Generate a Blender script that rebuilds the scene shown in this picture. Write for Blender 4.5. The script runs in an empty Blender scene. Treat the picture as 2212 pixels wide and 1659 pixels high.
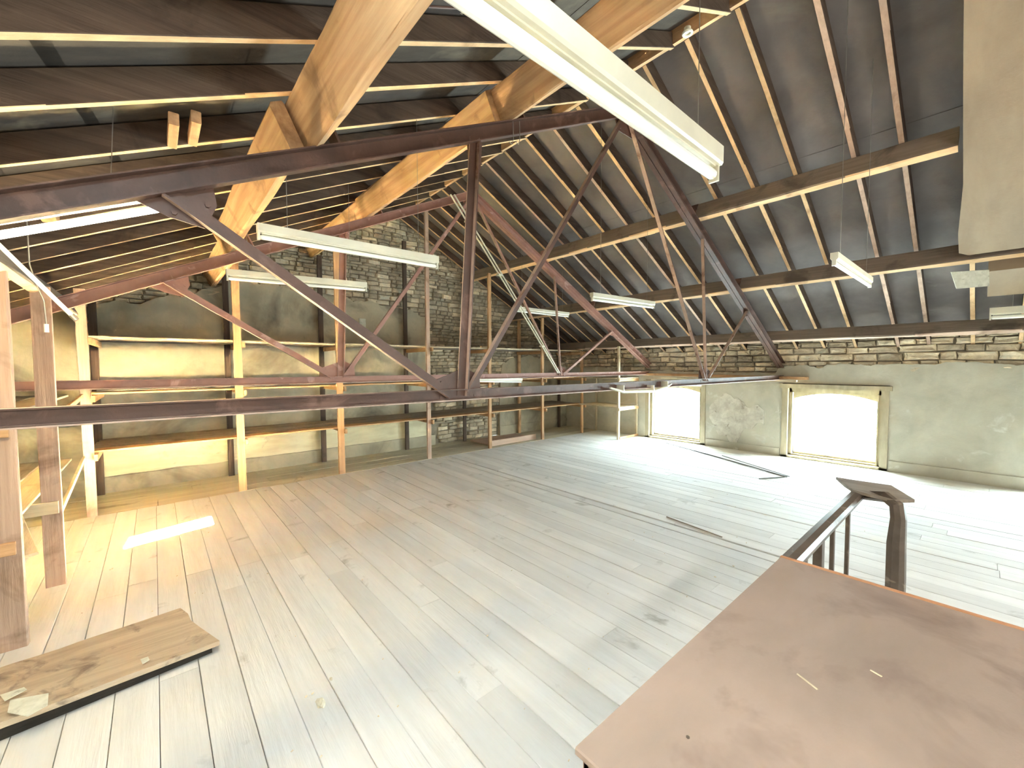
import bpy, bmesh, math, random
from mathutils import Vector, Matrix, noise
random.seed(7)
C = bpy.context.scene.collection
sc = bpy.context.scene
PI = math.pi
R = math.radians

# ------------------------------------------------------------------ camera
FPX = 893.0
CAM = Vector((0, 0, 2.0))
yaw, pit, rol = R(40.85), R(-2.6), R(-0.28)
fw = Vector((math.sin(yaw)*math.cos(pit), math.cos(yaw)*math.cos(pit), math.sin(pit)))
rt = Vector((math.cos(yaw), -math.sin(yaw), 0)); up = rt.cross(fw)
rt2 = math.cos(rol)*rt + math.sin(rol)*up; up2 = -math.sin(rol)*rt + math.cos(rol)*up
cd = bpy.data.cameras.new('camera'); cam = bpy.data.objects.new('camera', cd); C.objects.link(cam)
cd.sensor_fit = 'HORIZONTAL'; cd.sensor_width = 36; cd.lens = FPX/2212*36; cd.clip_start = 0.02; cd.clip_end = 300
m = Matrix((rt2, up2, -fw)).transposed().to_4x4(); m.translation = CAM; cam.matrix_world = m
sc.camera = cam

def at(px, py, ax, val):
    """measured photo point -> world point on the plane ax = val"""
    d = rt2*(px-1106) + up2*(829.5-py) + fw*FPX
    i = 'XYZ'.index(ax); return CAM + d*((val-CAM[i])/d[i])

# ------------------------------------------------------------------ world, sun, exposure
w = bpy.data.worlds.new('overcast_sky'); sc.world = w; w.use_nodes = True
bg = w.node_tree.nodes['Background']; bg.inputs[0].default_value = (0.76, 0.93, 1.0, 1); bg.inputs[1].default_value = 3.9
SUN_DIR = Vector((0.18, 5.55, -3.45)).normalized()
sd = bpy.data.lights.new('sun', 'SUN'); sd.energy = 190; sd.color = (1.0, 0.80, 0.46); sd.angle = R(0.3)
so = bpy.data.objects.new('sun', sd); C.objects.link(so); so.rotation_euler = SUN_DIR.to_track_quat('-Z', 'Y').to_euler()
so.location = (0, -6, 8)
sc.view_settings.view_transform = 'Standard'; sc.view_settings.look = 'None'
sc.view_settings.exposure = 4.65; sc.view_settings.gamma = 1; sc.view_settings.use_curve_mapping = False
cy = sc.cycles
cy.max_bounces = 10; cy.diffuse_bounces = 8; cy.glossy_bounces = 3; cy.transparent_max_bounces = 8
cy.sample_clamp_indirect = 0; cy.caustics_reflective = False; cy.caustics_refractive = False
cy.use_denoising = True
try: cy.denoiser = 'OPENIMAGEDENOISE'; cy.denoising_input_passes = 'RGB_ALBEDO_NORMAL'
except Exception: pass

# ------------------------------------------------------------------ materials
MATS = {}
def mat(name, c1, c2=None, rough=.8, scale=(3, 3, 3), detail=6, lo=.35, hi=.65, bump=0.0, bscale=30, c3=None, s3=1.2, lo3=.52, hi3=.66, rand=0.0, spec=.3, metal=0, distort=.3, bstretch=None):
    if name in MATS: return MATS[name]
    m = bpy.data.materials.new(name); m.use_nodes = True; MATS[name] = m
    n = m.node_tree.nodes; l = m.node_tree.links; b = n['Principled BSDF']
    b.inputs['Roughness'].default_value = rough; b.inputs['Specular IOR Level'].default_value = spec; b.inputs['Metallic'].default_value = metal
    geo = n.new('ShaderNodeNewGeometry'); info = n.new('ShaderNodeObjectInfo')
    add = n.new('ShaderNodeVectorMath'); add.operation = 'ADD'
    rs = n.new('ShaderNodeMath'); rs.operation = 'MULTIPLY'; rs.inputs[1].default_value = 17.0 if rand else 0.0
    l.new(info.outputs['Random'], rs.inputs[0]); l.new(geo.outputs['Position'], add.inputs[0]); l.new(rs.outputs[0], add.inputs[1])
    def nz(sc_, det, dist=0):
        mp = n.new('ShaderNodeMapping'); mp.inputs['Scale'].default_value = sc_; l.new(add.outputs[0], mp.inputs[0])
        t = n.new('ShaderNodeTexNoise'); t.inputs['Scale'].default_value = 1; t.inputs['Detail'].default_value = det; t.inputs['Distortion'].default_value = dist; t.inputs['Roughness'].default_value = .6
        l.new(mp.outputs[0], t.inputs[0]); return t.outputs[0]
    def ramp(f, a, z, ca, cz):
        r = n.new('ShaderNodeMapRange'); r.inputs[1].default_value = a; r.inputs[2].default_value = z; l.new(f, r.inputs[0])
        x = n.new('ShaderNodeMix'); x.data_type = 'RGBA'; l.new(r.outputs[0], x.inputs[0])
        for s, v in ((6, ca), (7, cz)):
            if isinstance(v, tuple): x.inputs[s].default_value = (*v, 1)
            else: l.new(v, x.inputs[s])
        return x.outputs[2]
    col = ramp(nz(scale, detail, distort), lo, hi, c1, c2 or c1)
    if c3: col = ramp(nz((s3,)*3, 5, .6), lo3, hi3, col, c3)
    if rand:
        r = n.new('ShaderNodeMapRange'); r.inputs[3].default_value = 1-rand; r.inputs[4].default_value = 1+rand*.6; l.new(info.outputs['Random'], r.inputs[0])
        h = n.new('ShaderNodeHueSaturation'); l.new(r.outputs[0], h.inputs['Value']); l.new(col, h.inputs['Color']); col = h.outputs[0]
    l.new(col, b.inputs['Base Color'])
    if bump:
        bs = bstretch or (bscale,)*3
        bp = n.new('ShaderNodeBump'); bp.inputs['Strength'].default_value = bump; bp.inputs['Distance'].default_value = .02
        l.new(nz(bs, 4), bp.inputs['Height']); l.new(bp.outputs[0], b.inputs['Normal'])
    return m
def axs(ax, a, b): return tuple(a if c == ax else b for c in 'XYZ')
def wood(ax, tone='orange'):
    T = {'orange': ((.66, .41, .22), (.52, .30, .15), (.32, .18, .09)), 'hewn': ((.64, .41, .22), (.46, .27, .13), (.22, .12, .06)),
         'grey': ((.36, .30, .24), (.25, .20, .16), (.15, .12, .09)), 'pink': ((.66, .47, .36), (.52, .36, .27), (.32, .21, .15)),
         'pale': ((.70, .60, .42), (.58, .47, .32), (.35, .27, .18)), 'gap_shade': ((.035, .028, .022), (.022, .018, .014), (.012, .01, .008)), 'lath': ((.88, .62, .36), (.74, .48, .26), (.46, .28, .15)), 'side_shade': ((.12, .08, .055), (.075, .048, .034), (.05, .03, .02)), 'stone': ((.30, .235, .185), (.22, .17, .13), (.13, .10, .08)), 'dark': ((.13, .09, .065), (.08, .05, .036), (.05, .035, .025))}[tone]
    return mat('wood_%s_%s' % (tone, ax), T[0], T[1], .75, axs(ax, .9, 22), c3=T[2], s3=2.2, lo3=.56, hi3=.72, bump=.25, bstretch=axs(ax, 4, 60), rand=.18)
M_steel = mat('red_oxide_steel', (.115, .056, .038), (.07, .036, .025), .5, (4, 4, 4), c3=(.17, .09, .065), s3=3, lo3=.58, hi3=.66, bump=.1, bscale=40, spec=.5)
M_steel_far = mat('hazy_oxide_steel', (.40, .215, .165), (.31, .155, .12), .55, (4, 4, 4), c3=(.48, .30, .25), s3=4, lo3=.6, hi3=.66, spec=.5)  # pinker than the near steel: haze put into the colour
M_flange_lit = mat('lit_pink_flange', (.50, .36, .29), (.38, .26, .20), .5, (5, 5, 5), c3=(.22, .12, .09), s3=5, lo3=.58, hi3=.66, spec=.5)  # flange brightness from floor bounce put into the colour
M_felt = mat('roof_felt', (.20, .175, .165), (.135, .118, .112), .9, (1.2, 1.2, 1.2), c3=(.22, .205, .18), s3=.8, lo3=.6, hi3=.75, bump=.3, bscale=9)
M_felt_l = mat('roof_felt_brown', (.15, .125, .095), (.06, .05, .045), .9, (.8, 2.2, .8), c3=(.26, .22, .16), s3=.9, lo3=.55, hi3=.72, bump=.3, bscale=9)
M_plaster = mat('old_plaster', (.58, .51, .37), (.41, .36, .26), .9, (1.4, 1.4, 1.4), c3=(.17, .15, .12), s3=.7, lo3=.52, hi3=.70, bump=.35, bscale=8)
M_plaster_r = mat('green_grey_plaster', (.58, .54, .43), (.45, .42, .33), .9, (1.6, 1.6, 1.6), c3=(.62, .60, .52), s3=2.5, lo3=.62, hi3=.70, bump=.35, bscale=8)
M_cream = mat('cream_limewash', (.80, .74, .52), (.68, .60, .40), .85, (2, 2, 9), c3=(.45, .38, .24), s3=1.8, lo3=.62, hi3=.72, bump=.2, bscale=8)
M_mortar = mat('dark_mortar', (.36, .31, .23), (.23, .20, .15), .95, (6, 6, 6), bump=.5, bscale=30)
M_stone = mat('rubble_stone', (.80, .68, .49), (.54, .44, .31), .9, (5, 5, 5), c3=(.62, .58, .46), s3=4, lo3=.56, hi3=.68, bump=.6, bscale=25, rand=.45)
M_crumb = mat('crumbled_plaster', (.66, .62, .52), (.48, .43, .35), .9, (6, 6, 6), c3=(.34, .28, .22), s3=5, lo3=.6, hi3=.68, bump=.9, bscale=14)
M_floor = mat('dusty_boards', (.82, .805, .785), (.69, .675, .65), .8, (6, .7, 6), lo=.3, hi=.7, c3=(.36, .34, .30), s3=2.6, lo3=.63, hi3=.78, bump=.18, bstretch=(45, 3, 10), rand=.10, spec=.35)
M_floor_x = mat('dusty_cross_boards', (.66, .60, .45), (.50, .44, .33), .7, (.8, 5, 5), lo=.3, hi=.7, c3=(.33, .28, .2), s3=2.4, lo3=.6, hi3=.75, bump=.18, bstretch=(3, 45, 10), rand=.12)
M_under = mat('under_floor', (.10, .08, .06), (.06, .05, .04), .95)
M_frame = mat('cream_window_paint', (.50, .43, .29), (.38, .32, .21), .6, (8, 8, 2), rand=.08)
M_white = mat('cream_enamel', (.74, .71, .58), (.66, .63, .51), .35, (4, 4, 4), spec=.5)
M_tube = mat('unlit_tube_glass', (.92, .93, .86), (.90, .91, .84), .25, spec=.5)
M_hard = mat('brown_hardboard', (.40, .285, .225), (.32, .23, .18), .5, (1.1, 2.2, 1.1), c3=(.25, .17, .135), s3=2.1, lo3=.55, hi3=.72, bump=.05, bscale=90, spec=.45)
M_edge = mat('orange_edge_strip', (.62, .30, .15), (.50, .23, .11), .5, (2, 12, 2))
M_rail = mat('painted_rail', (.13, .095, .07), (.085, .06, .042), .42, (5, 9, 9), c3=(.30, .24, .19), s3=6, lo3=.6, hi3=.7, spec=.6)
M_ply = mat('beige_ceiling_board', (.34, .255, .17), (.26, .19, .125), .8, (.8, 2.5, .8), c3=(.27, .20, .13), s3=1.5, lo3=.6, hi3=.75, bump=.1, bscale=20)
M_paper = mat('torn_white_paper', (.80, .80, .70), (.64, .64, .54), .8, (20, 20, 20), c3=(.45, .44, .36), s3=14, lo3=.6, hi3=.7)
M_metal = mat('dull_wire', (.35, .33, .30), (.22, .2, .18), .4, metal=.7, spec=.5)
M_dirt = mat('grey_metal_rod', (.25, .26, .24), (.18, .18, .17), .5)
M_chunk = mat('plaster_chunk', (.82, .76, .6), (.6, .54, .42), .9, (30, 30, 30), bump=.5, bscale=60)

def emis(name, col, s):
    m = bpy.data.materials.new(name); m.use_nodes = True; b = m.node_tree.nodes['Principled BSDF']
    b.inputs['Base Color'].default_value = (.9, .9, .85, 1); b.inputs['Emission Color'].default_value = (*col, 1); b.inputs['Emission Strength'].default_value = s; return m
M_lit = emis('lit_tube', (1.0, .84, .55), 6)
M_fill = emis('fill_tube_white', (1.0, .95, .88), 9)  # tubes of the added fill lamps, out of view
M_glass = bpy.data.materials.new('window_glass'); M_glass.use_nodes = True
_n = M_glass.node_tree.nodes; _l = M_glass.node_tree.links; _n.remove(_n['Principled BSDF'])
_t = _n.new('ShaderNodeBsdfTransparent'); _g = _n.new('ShaderNodeBsdfGlossy'); _g.inputs['Roughness'].default_value = .05; _x = _n.new('ShaderNodeMixShader')
_t.inputs[0].default_value = (.95, .97, .96, 1); _x.inputs[0].default_value = .06
_l.new(_t.outputs[0], _x.inputs[1]); _l.new(_g.outputs[0], _x.inputs[2]); _l.new(_x.outputs[0], _n['Material Output'].inputs[0])

# ------------------------------------------------------------------ mesh helpers (world coordinates)
class MB:
    def __init__(s): s.v = []; s.f = []
    def add(s, vs, fs):
        k = len(s.v); s.v += [tuple(v) for v in vs]; s.f += [tuple(i+k for i in f) for f in fs]; return s
    def box(s, x0, x1, y0, y1, z0, z1):
        return s.add([(x, y, z) for x in (x0, x1) for y in (y0, y1) for z in (z0, z1)],
                     [(0, 1, 3, 2), (4, 6, 7, 5), (0, 4, 5, 1), (2, 3, 7, 6), (0, 2, 6, 4), (1, 5, 7, 3)])
    def prism(s, loops, cap=True):
        """loops: list of rings of equal length"""
        k = len(loops[0]); vs = [v for r in loops for v in r]; fs = []
        for a in range(len(loops)-1):
            for i in range(k): j = (i+1) % k; fs.append((a*k+i, a*k+j, (a+1)*k+j, (a+1)*k+i))
        if cap: fs.append(tuple(range(k-1, -1, -1))); fs.append(tuple((len(loops)-1)*k+i for i in range(k)))
        return s.add(vs, fs)
    def sweep(s, p0, p1, prof, side, jit=0, segs=1, seed=0):
        """profile (u along side, v along the other normal) swept p0->p1"""
        p0, p1 = Vector(p0), Vector(p1); d = (p1-p0).normalized(); u = Vector(side); u = (u-d*u.dot(d)).normalized(); v = d.cross(u)
        if v.z < 0 or (abs(v.z) < 1e-6 and v.x < 0): v = -v
        L = []
        for k in range(segs+1):
            c = p0.lerp(p1, k/segs); ring = []
            for i, (a, b) in enumerate(prof):
                if jit:
                    q = c*1.3+Vector((i*7.1, seed, i*3.3)); a += jit*noise.noise(q)*2; b += jit*noise.noise(q+Vector((9, 9, 9)))*2
                ring.append(c+u*a+v*b)
            L.append(ring)
        return s.prism(L)
    def beam(s, p0, p1, wd, dp, side=(0, 1, 0), jit=0, segs=1, ch=.004, seed=0):
        a, b = wd/2, dp/2; c = min(ch, a*.4, b*.4)
        return s.sweep(p0, p1, [(-a+c, -b), (a-c, -b), (a, -b+c), (a, b-c), (a-c, b), (-a+c, b), (-a, b-c), (-a, -b+c)], side, jit, segs, seed)
    def tube(s, pts, r, k=10):
        pts = [Vector(p) for p in pts]; L = []; ref = Vector((0.13, .2, 1)).normalized()
        for i, p in enumerate(pts):
            d = (pts[min(i+1, len(pts)-1)]-pts[max(i-1, 0)]).normalized(); u = d.cross(ref)
            if u.length < .1: u = d.cross(Vector((1, 0, 0)))
            u.normalize(); v = d.cross(u); rr = r[i] if isinstance(r, (list, tuple)) else r
            L.append([p+(u*math.cos(2*PI*j/k)+v*math.sin(2*PI*j/k))*rr for j in range(k)])
        return s.prism(L)
    def mesh(s, name, m, off=Vector((0, 0, 0)), smooth=False):
        me = bpy.data.meshes.new(name); me.from_pydata([(v[0]-off[0], v[1]-off[1], v[2]-off[2]) for v in s.v], [], s.f)
        bm = bmesh.new(); bm.from_mesh(me); bmesh.ops.recalc_face_normals(bm, faces=bm.faces); bm.to_mesh(me); bm.free()
        me.materials.append(m)
        if smooth: me.polygons.foreach_set('use_smooth', [True]*len(me.polygons)); 
        return me
ORG = {}
def origin(o):
    p = Vector((0, 0, 0))
    while o is not None: p += ORG.get(o, Vector((0, 0, 0))); o = o.parent
    return p
def tag(o, label=None, cat=None, group=None, kind=None):
    for k, v in (('label', label), ('category', cat), ('group', group), ('kind', kind)):
        if v: o[k] = v
    return o
def thing(name, label, cat, loc, group=None):
    o = bpy.data.objects.new(name, None); C.objects.link(o); o.location = loc; ORG[o] = Vector(loc); o.empty_display_size = .1
    return tag(o, label, cat, group)
def part(name, mb, m, parent=None, smooth=False, label=None):
    off = origin(parent) if parent is not None else Vector((0, 0, 0))
    o = bpy.data.objects.new(name, mb.mesh(name, m, off, smooth)); C.objects.link(o)
    if parent is not None: o.parent = parent
    if label: o['label'] = label
    return o
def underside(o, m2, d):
    """paints the lower face of a timber paler, as if lit from the floor"""
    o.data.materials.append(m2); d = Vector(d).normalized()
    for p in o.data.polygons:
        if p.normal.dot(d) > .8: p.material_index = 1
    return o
def single(name, mb, m, label, cat, base, group=None, smooth=False):
    o = bpy.data.objects.new(name, mb.mesh(name, m, Vector(base), smooth)); C.objects.link(o); o.location = base; ORG[o] = Vector(base)
    return tag(o, label, cat, group)
def struct(name, mb, m, smooth=False):
    o = part(name, mb, m, None, smooth); o['kind'] = 'structure'; return o

# ------------------------------------------------------------------ key dimensions
XR, ZR = 4.36, 5.09          # ridge line x, height of the truss top chord under the ridge
SL, SR = 0.473, 0.52         # slopes left and right
XL, XW, YG, YB = -1.63, 10.35, 9.2, -7.0
def zl(x, z0): return z0 - SL*(XR-x)
def zr(x, z0): return z0 - SR*(x-XR)
def zroof(x, z0): return zl(x, z0) if x < XR else zr(x, z0)
ZT, ZP, ZF = 5.09, 5.42, 5.59   # truss top / rafter underside / roof lining underside
YN, YF = 2.95, 6.10          # near and far truss planes

# ------------------------------------------------------------------ floor
fl = struct('floor', MB().box(XL-.1, XW+.5, YB-.1, YG+.1, -.12, -.028), M_under)
bw = .2045; x = -.2465-7*bw; k = 0
while x < XW-.01:
    gap = .0025 if abs(x-4.66) > bw/2 else .040
    ys = [YB]; y = YB + random.uniform(1.5, 4.2)
    while y < 7.4: ys.append(y); y += random.uniform(2.6, 4.8)
    ys.append(7.80)
    for a, b in zip(ys, ys[1:]):
        dz = random.uniform(-.0025, .002); x1 = min(x+bw, XW)
        mb = MB().sweep((x+bw/2, a+.0015, -.014+dz), (x+bw/2, b-.0015, -.014+dz), [(-bw/2+gap*.4, -.014), (bw/2-gap, -.014), (bw/2-gap, .011), (bw/2-gap-.003, .014), (-bw/2+gap*.4+.003, .014), (-bw/2+gap*.4, .011)], (1, 0, 0))
        part('floor_board', mb, M_floor, fl)
    x += bw; k += 1
for r, (y0, y1) in enumerate([(7.80, 8.13), (8.13, 8.46), (8.46, 8.82), (8.82, 9.2)]):
    x = XL
    while x < XW:
        x1 = min(XW, x+random.uniform(1.6, 3.2)); dz = random.uniform(-.002, .004)
        part('floor_board', MB().beam(((x+.003), (y0+y1)/2, -.012+dz), (x1-.003, (y0+y1)/2, -.012+dz), y1-y0-.006, .03, (0, 1, 0)), M_floor_x, fl)
        x = x1

# ------------------------------------------------------------------ walls
HW = 2.56
WINS = [(1.30, 2.82), (4.66, 6.10), (-2.10, -.58), (-5.5, -4.0)]     # rough openings in the window wall, last two unseen and added for fill light, (y0, y1)
WZ0, WZ1 = .03, 1.43
wr = MB(); ys = [YB-.2] + sorted([q for p in WINS for q in p]) + [YG+.2]
for i in range(0, len(ys), 2): wr.box(XW, XW+.5, ys[i], ys[i+1], 0, HW)
for a, b in WINS:
    wr.box(XW, XW+.5, a, b, WZ1, HW); wr.box(XW, XW+.5, a, b, 0, WZ0)
wall_r = struct('wall_right', wr, M_mortar)
# gable wall: pentagon slab
def gable(y0, y1, holes=False):
    pts = [(XL-.3, 0), (XW+.4, 0), (XW+.4, zr(XW+.4, ZF)+.02), (XR, ZF+.02), (XL-.3, zl(XL-.3, ZF)+.02)]
    return MB().prism([[(x, y0, z) for x, z in pts], [(x, y1, z) for x, z in pts]])
wall_b = struct('wall_back', gable(YG, YG+.4), M_mortar)
# rear gable (behind the photographer) with two windows
wf = MB(); RW = []; xs = [XL-.3, XW+.4]
for i in (0,): wf.box(xs[i], xs[i+1], YB-.4, YB, 0, 2.4)
for a, b in RW: wf.box(a, b, YB-.4, YB, 0, .7); wf.box(a, b, YB-.4, YB, 2.1, 2.4)
pts = [(XL-.3, 2.3), (XW+.4, 2.3), (XW+.4, zr(XW+.4, ZF)+.02), (XR, ZF+.02), (XL-.3, zl(XL-.3, ZF)+.02)]
wf.prism([[(x, YB-.4, z) for x, z in pts], [(x, YB, z) for x, z in pts]])
struct('wall_front', wf, M_plaster)
wall_l = struct('wall_left', MB().box(XL-.4, XL, YB-.2, YG+.2, 0, zl(XL-.4, ZF)+.12), M_plaster)

# ---- rubble stones laid into the walls
UNIT = []
def unit_stone(seed):
    rnd = random.Random(seed); n = 8; ring0 = []; ring1 = []; ring2 = []
    for i in range(n):
        a = 2*PI*i/n; cx, cz = math.cos(a), math.sin(a); sq = 1/max(abs(cx), abs(cz))
        x = cx*sq*.5*rnd.uniform(.92, 1.04); z = cz*sq*.5*rnd.uniform(.80, 1.06)
        ring0.append((x, 0, z)); ring1.append((x*.97, -rnd.uniform(.45, .8), z*.95)); ring2.append((x*.80+rnd.uniform(-.04, .04), -rnd.uniform(.7, 1.15), z*.76+rnd.uniform(-.06, .06)))
    return MB().prism([ring0, ring1, ring2])
for s in range(12): UNIT.append(unit_stone(s))
def rubble(parent, inside, axis, plane, u0, u1, z0, z1, hrange, lrange, depth, top, stone_mat):
    """stones in rough courses; axis 'Y' wall faces -Y (u = x), axis 'X' wall faces -X (u = y)"""
    L = []; z = z0
    while z < z1:
        h = random.uniform(*hrange); u = u0 - random.uniform(0, .2)
        while u < u1:
            l = random.uniform(*lrange)*(1.25 if random.random() < .15 else 1); uc, zc = u+l/2, z+h/2
            if inside(uc, zc, l/2, h/2): L.append((l*h, uc, zc+.03*noise.noise(Vector((uc*1.1, zc, 3))), l-.006, h-.005, random.uniform(*depth), random.uniform(-.05, .05)))
            u += l
        z += h
    L.sort(reverse=True); meshes = [u.mesh('stone', stone_mat) for u in UNIT]; rest = MB()
    for i, (a, uc, zc, l, h, d, t) in enumerate(L):
        k = random.randrange(12)
        if axis == 'Y': rot = Matrix.Rotation(t, 4, 'Y'); loc = Vector((uc, plane, zc))
        else: rot = Matrix.Rotation(-PI/2, 4, 'Z') @ Matrix.Rotation(t, 4, 'Y'); loc = Vector((plane, uc, zc))
        mw = Matrix.Translation(loc) @ rot @ Matrix.Diagonal((l, d, h, 1))
        if i < top:
            o = bpy.data.objects.new('stone', meshes[k]); C.objects.link(o); o.parent = parent; o.matrix_local = mw
        else: rest.add([mw @ Vector(v) for v in UNIT[k].v], UNIT[k].f)
    if rest.v: r = part('small_stones', rest, stone_mat, parent); r['kind'] = 'stuff'
def gtop(x):      # upper edge of the plaster on the gable
    pts = [(-1.7, 2.75), (.2, 3.15), (1.3, 3.6), (2.6, 3.5), (4.5, 3.35), (5.1, 3.2), (5.25, 1.0), (5.5, .05), (7.35, .0), (7.5, 2.1), (8.6, 2.3), (10.4, 1.9)]
    for (a, za), (b, zb) in zip(pts, pts[1:]):
        if a <= x <= b: return za+(zb-za)*(x-a)/(b-a) + .09*noise.noise(Vector((x*3.1, 0, 0))) + .05*noise.noise(Vector((x*11, 4, 0)))
    return 0
rubble(wall_b, lambda u, z, a, h: z+h > gtop(u)-.05 and z < zroof(u, ZF)-.02 and -1.7 < u < XW+.05, 'Y', YG, XL, XW, 0.02, 5.6, (.05, .12), (.10, .34), (.03, .08), 300, M_stone)
def sheet(parent, name, m, axis, plane, th, u0, u1, lo, hi, step=.07, cells=None):
    """plaster coat: columns between ragged lower and upper edges, standing proud of the wall by th"""
    n = max(1, round((u1-u0)/step)); us = [u0+(u1-u0)*i/n for i in range(n+1)]; K = cells or 6; mb = MB()
    def P(u, z, d): return (u, plane-d, z) if axis == 'Y' else (plane-d, u, z)
    vs = []; fs = []
    for u in us:
        a, b = lo(u), max(lo(u)+.01, hi(u))
        for j in range(K+1):
            z = a+(b-a)*j/K; d = th + .010*noise.noise(Vector((u*2.2, z*2.2, 1)))+.004*noise.noise(Vector((u*9, z*9, 2)))
            vs.append(P(u, z, d))
        vs.append(P(u, a, -.01)); vs.append(P(u, b, -.01))
    W = K+3
    for i in range(n):
        for j in range(K): fs.append((i*W+j, (i+1)*W+j, (i+1)*W+j+1, i*W+j+1))
        fs.append((i*W, i*W+K+1, (i+1)*W+K+1, (i+1)*W)); fs.append((i*W+K, (i+1)*W+K, (i+1)*W+K+2, i*W+K+2))
    fs.append(tuple([K+1]+list(range(0, K+1))+[K+2])); fs.append(tuple([n*W+K+2]+[n*W+j for j in range(K, -1, -1)]+[n*W+K+1]))
    mb.add(vs, fs); return part(name, mb, m, parent)
sheet(wall_b, 'plaster_coat', M_plaster, 'Y', YG, .085, XL, 5.18, lambda u: .0, gtop, .06, 14)
sheet(wall_b, 'plaster_coat', M_plaster, 'Y', YG, .08, 7.42, XW, lambda u: .0, gtop, .06, 10)
sheet(wall_b, 'limewash_band', M_cream, 'Y', YG, .10, -.72, 5.05, lambda u: .27+.03*noise.noise(Vector((u*2, 1, 0))), lambda u: .80, .12, 4)
for a, b in ((XL, 5.3), (7.4, XW)):
    part('plinth', MB().box(a, b, YG-.115, YG, 0, .26), M_plaster, wall_b)
# window wall: stone courses over a plaster coat
def rtop(y): return 1.93 + .07*noise.noise(Vector((y*1.7, 5, 0))) + .04*noise.noise(Vector((y*9, 2, 0))) + (.06 if y < 2.2 else 0) - (.12 if 3 < y < 7 else 0)
rubble(wall_r, lambda u, z, a, h: z+h > rtop(u)-.05 and z < HW-.04, 'X', XW, -3.0, YG, 1.6, HW, (.09, .15), (.2, .5), (.05, .10), 240, M_stone)
wz = lambda y: WZ1+.16
for a, b in ((6.2, YG), (2.92, 4.56), (YB, -5.6), (-3.9, -2.2), (-.48, 1.2)):
    sheet(wall_r, 'plaster_coat', M_plaster_r, 'X', XW, .10, a, b, lambda u: .0, rtop, .07, 10)
for a, b in WINS:
    sheet(wall_r, 'plaster_coat', M_plaster_r, 'X', XW, .10, {6.10: 4.56, 2.82: 1.2, -.58: -2.2, -4.0: -5.6}[b], {6.10: 6.2, 2.82: 2.92, -.58: -.48, -4.0: -3.9}[b], wz, rtop, .07, 4)
# fallen plaster showing crumbled backing between the windows
def blob(u, lo):
    c, a = 3.86, .62; t = (u-c)/a
    e = (max(0, 1-t*t))**.35*(.75+.25*math.sin(u*5)); n1 = .30*noise.noise(Vector((u*4, 7 if lo else 3, 0)))+.05*noise.noise(Vector((u*14, 1, lo)))
    return (.80-.62*e+n1) if lo else (.84+.46*e+n1)
sheet(wall_r, 'crumbled_patch', M_crumb, 'X', XW, .118, 3.26, 4.46, lambda u: blob(u, 1), lambda u: blob(u, 0), .035, 16)
for a, b in ((6.2, YG), (2.95, 4.52), (-.5, 1.18), (-3.95, -2.2)):
    part('plinth', MB().box(XW-.125, XW, a, b, 0, .17 if a > 0 else .2), M_plaster_r, wall_r)

# ---- windows: box casing, arched sash head, panes
def window(i, y0, y1, mullion=False):
    z0, z1 = .0, WZ1+.06; xf = XW-.13; w = struct('window_%d' % i, MB().box(XW-.02, XW+.06, y0-.02, y0+.055, z0, z1).box(XW-.02, XW+.06, y1-.055, y1+.02, z0, z1).box(XW-.02, XW+.06, y0, y1, z1-.09, z1).box(XW-.02, XW+.06, y0, y1, z0+.0, z0+.075), M_frame)
    for nm, b in (('casing', (y0-.10, y0+.01, z0, z1-.001)), ('casing', (y1-.01, y1+.10, z0, z1-.001)), ('head_board', (y0-.14, y1+.14, z1+.0, z1+.085)), ('sill', (y0-.1, y1+.1, .0, .045))):
        part(nm, MB().box(xf-(.03 if nm == 'head_board' else 0), XW+(-.02 if nm != 'head_board' else -.0), *b), M_frame, w)
    for s in (y0+.055, y1-.075): part('inner_bead', MB().box(XW-.05, XW+.03, s, s+.02, .07, z1-.09), M_frame, w)
    # arched head of the sash: spandrels filled in
    a, b = y0+.055, y1-.055; zt = z1-.09; rise = .13; n = 14
    r0 = []; r1 = []
    for k in range(n+1):
        y = a+(b-a)*k/n; t = (y-(a+b)/2)/((b-a)/2); z = zt-.02-rise*t*t
        r0.append((y, z))
    mb = MB()
    for k in range(n):
        (ya, za), (yb, zb) = r0[k], r0[k+1]
        mb.prism([[(XW+.07, ya, za), (XW+.07, yb, zb), (XW+.07, yb, zt+.02), (XW+.07, ya, zt+.02)], [(XW+.11, ya, za), (XW+.11, yb, zb), (XW+.11, yb, zt+.02), (XW+.11, ya, zt+.02)]])
    part('arched_head', mb, M_frame, w)
    sash = MB().box(XW+.06, XW+.10, a, a+.03, .075, zt).box(XW+.06, XW+.10, b-.03, b, .075, zt).box(XW+.06, XW+.10, a, b, .075, .115)
    part('sash', sash, M_frame, w)
    part('pane', MB().box(XW+.078, XW+.082, a+.02, b-.02, .10, zt), M_glass, w)
for i, (a, b) in enumerate(WINS): window(i+1, a, b)
for i, (a, b) in enumerate(RW):
    w_ = struct('window_%d' % (i+5), MB().box(a, a+.06, YB-.1, YB-.02, .7, 2.1).box(b-.06, b, YB-.1, YB-.02, .7, 2.1).box(a, b, YB-.1, YB-.02, 2.03, 2.1).box(a, b, YB-.1, YB-.02, .7, .77).box(a, b, YB-.09, YB-.04, 1.38, 1.42), M_frame)
    part('pane', MB().box(a+.05, b-.05, YB-.062, YB-.058, .75, 2.05), M_glass, w_)
def portal(loc, rot, sx, sy):
    d = bpy.data.lights.new('window_daylight', 'AREA'); d.shape = 'RECTANGLE'; d.size = sx; d.size_y = sy; d.cycles.is_portal = True
    o = bpy.data.objects.new('window_daylight', d); C.objects.link(o); o.location = loc; o.rotation_euler = rot
for a, b in WINS: portal((XW+.14, (a+b)/2, .73), (0, R(90), 0), 1.45, b-a)
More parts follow.
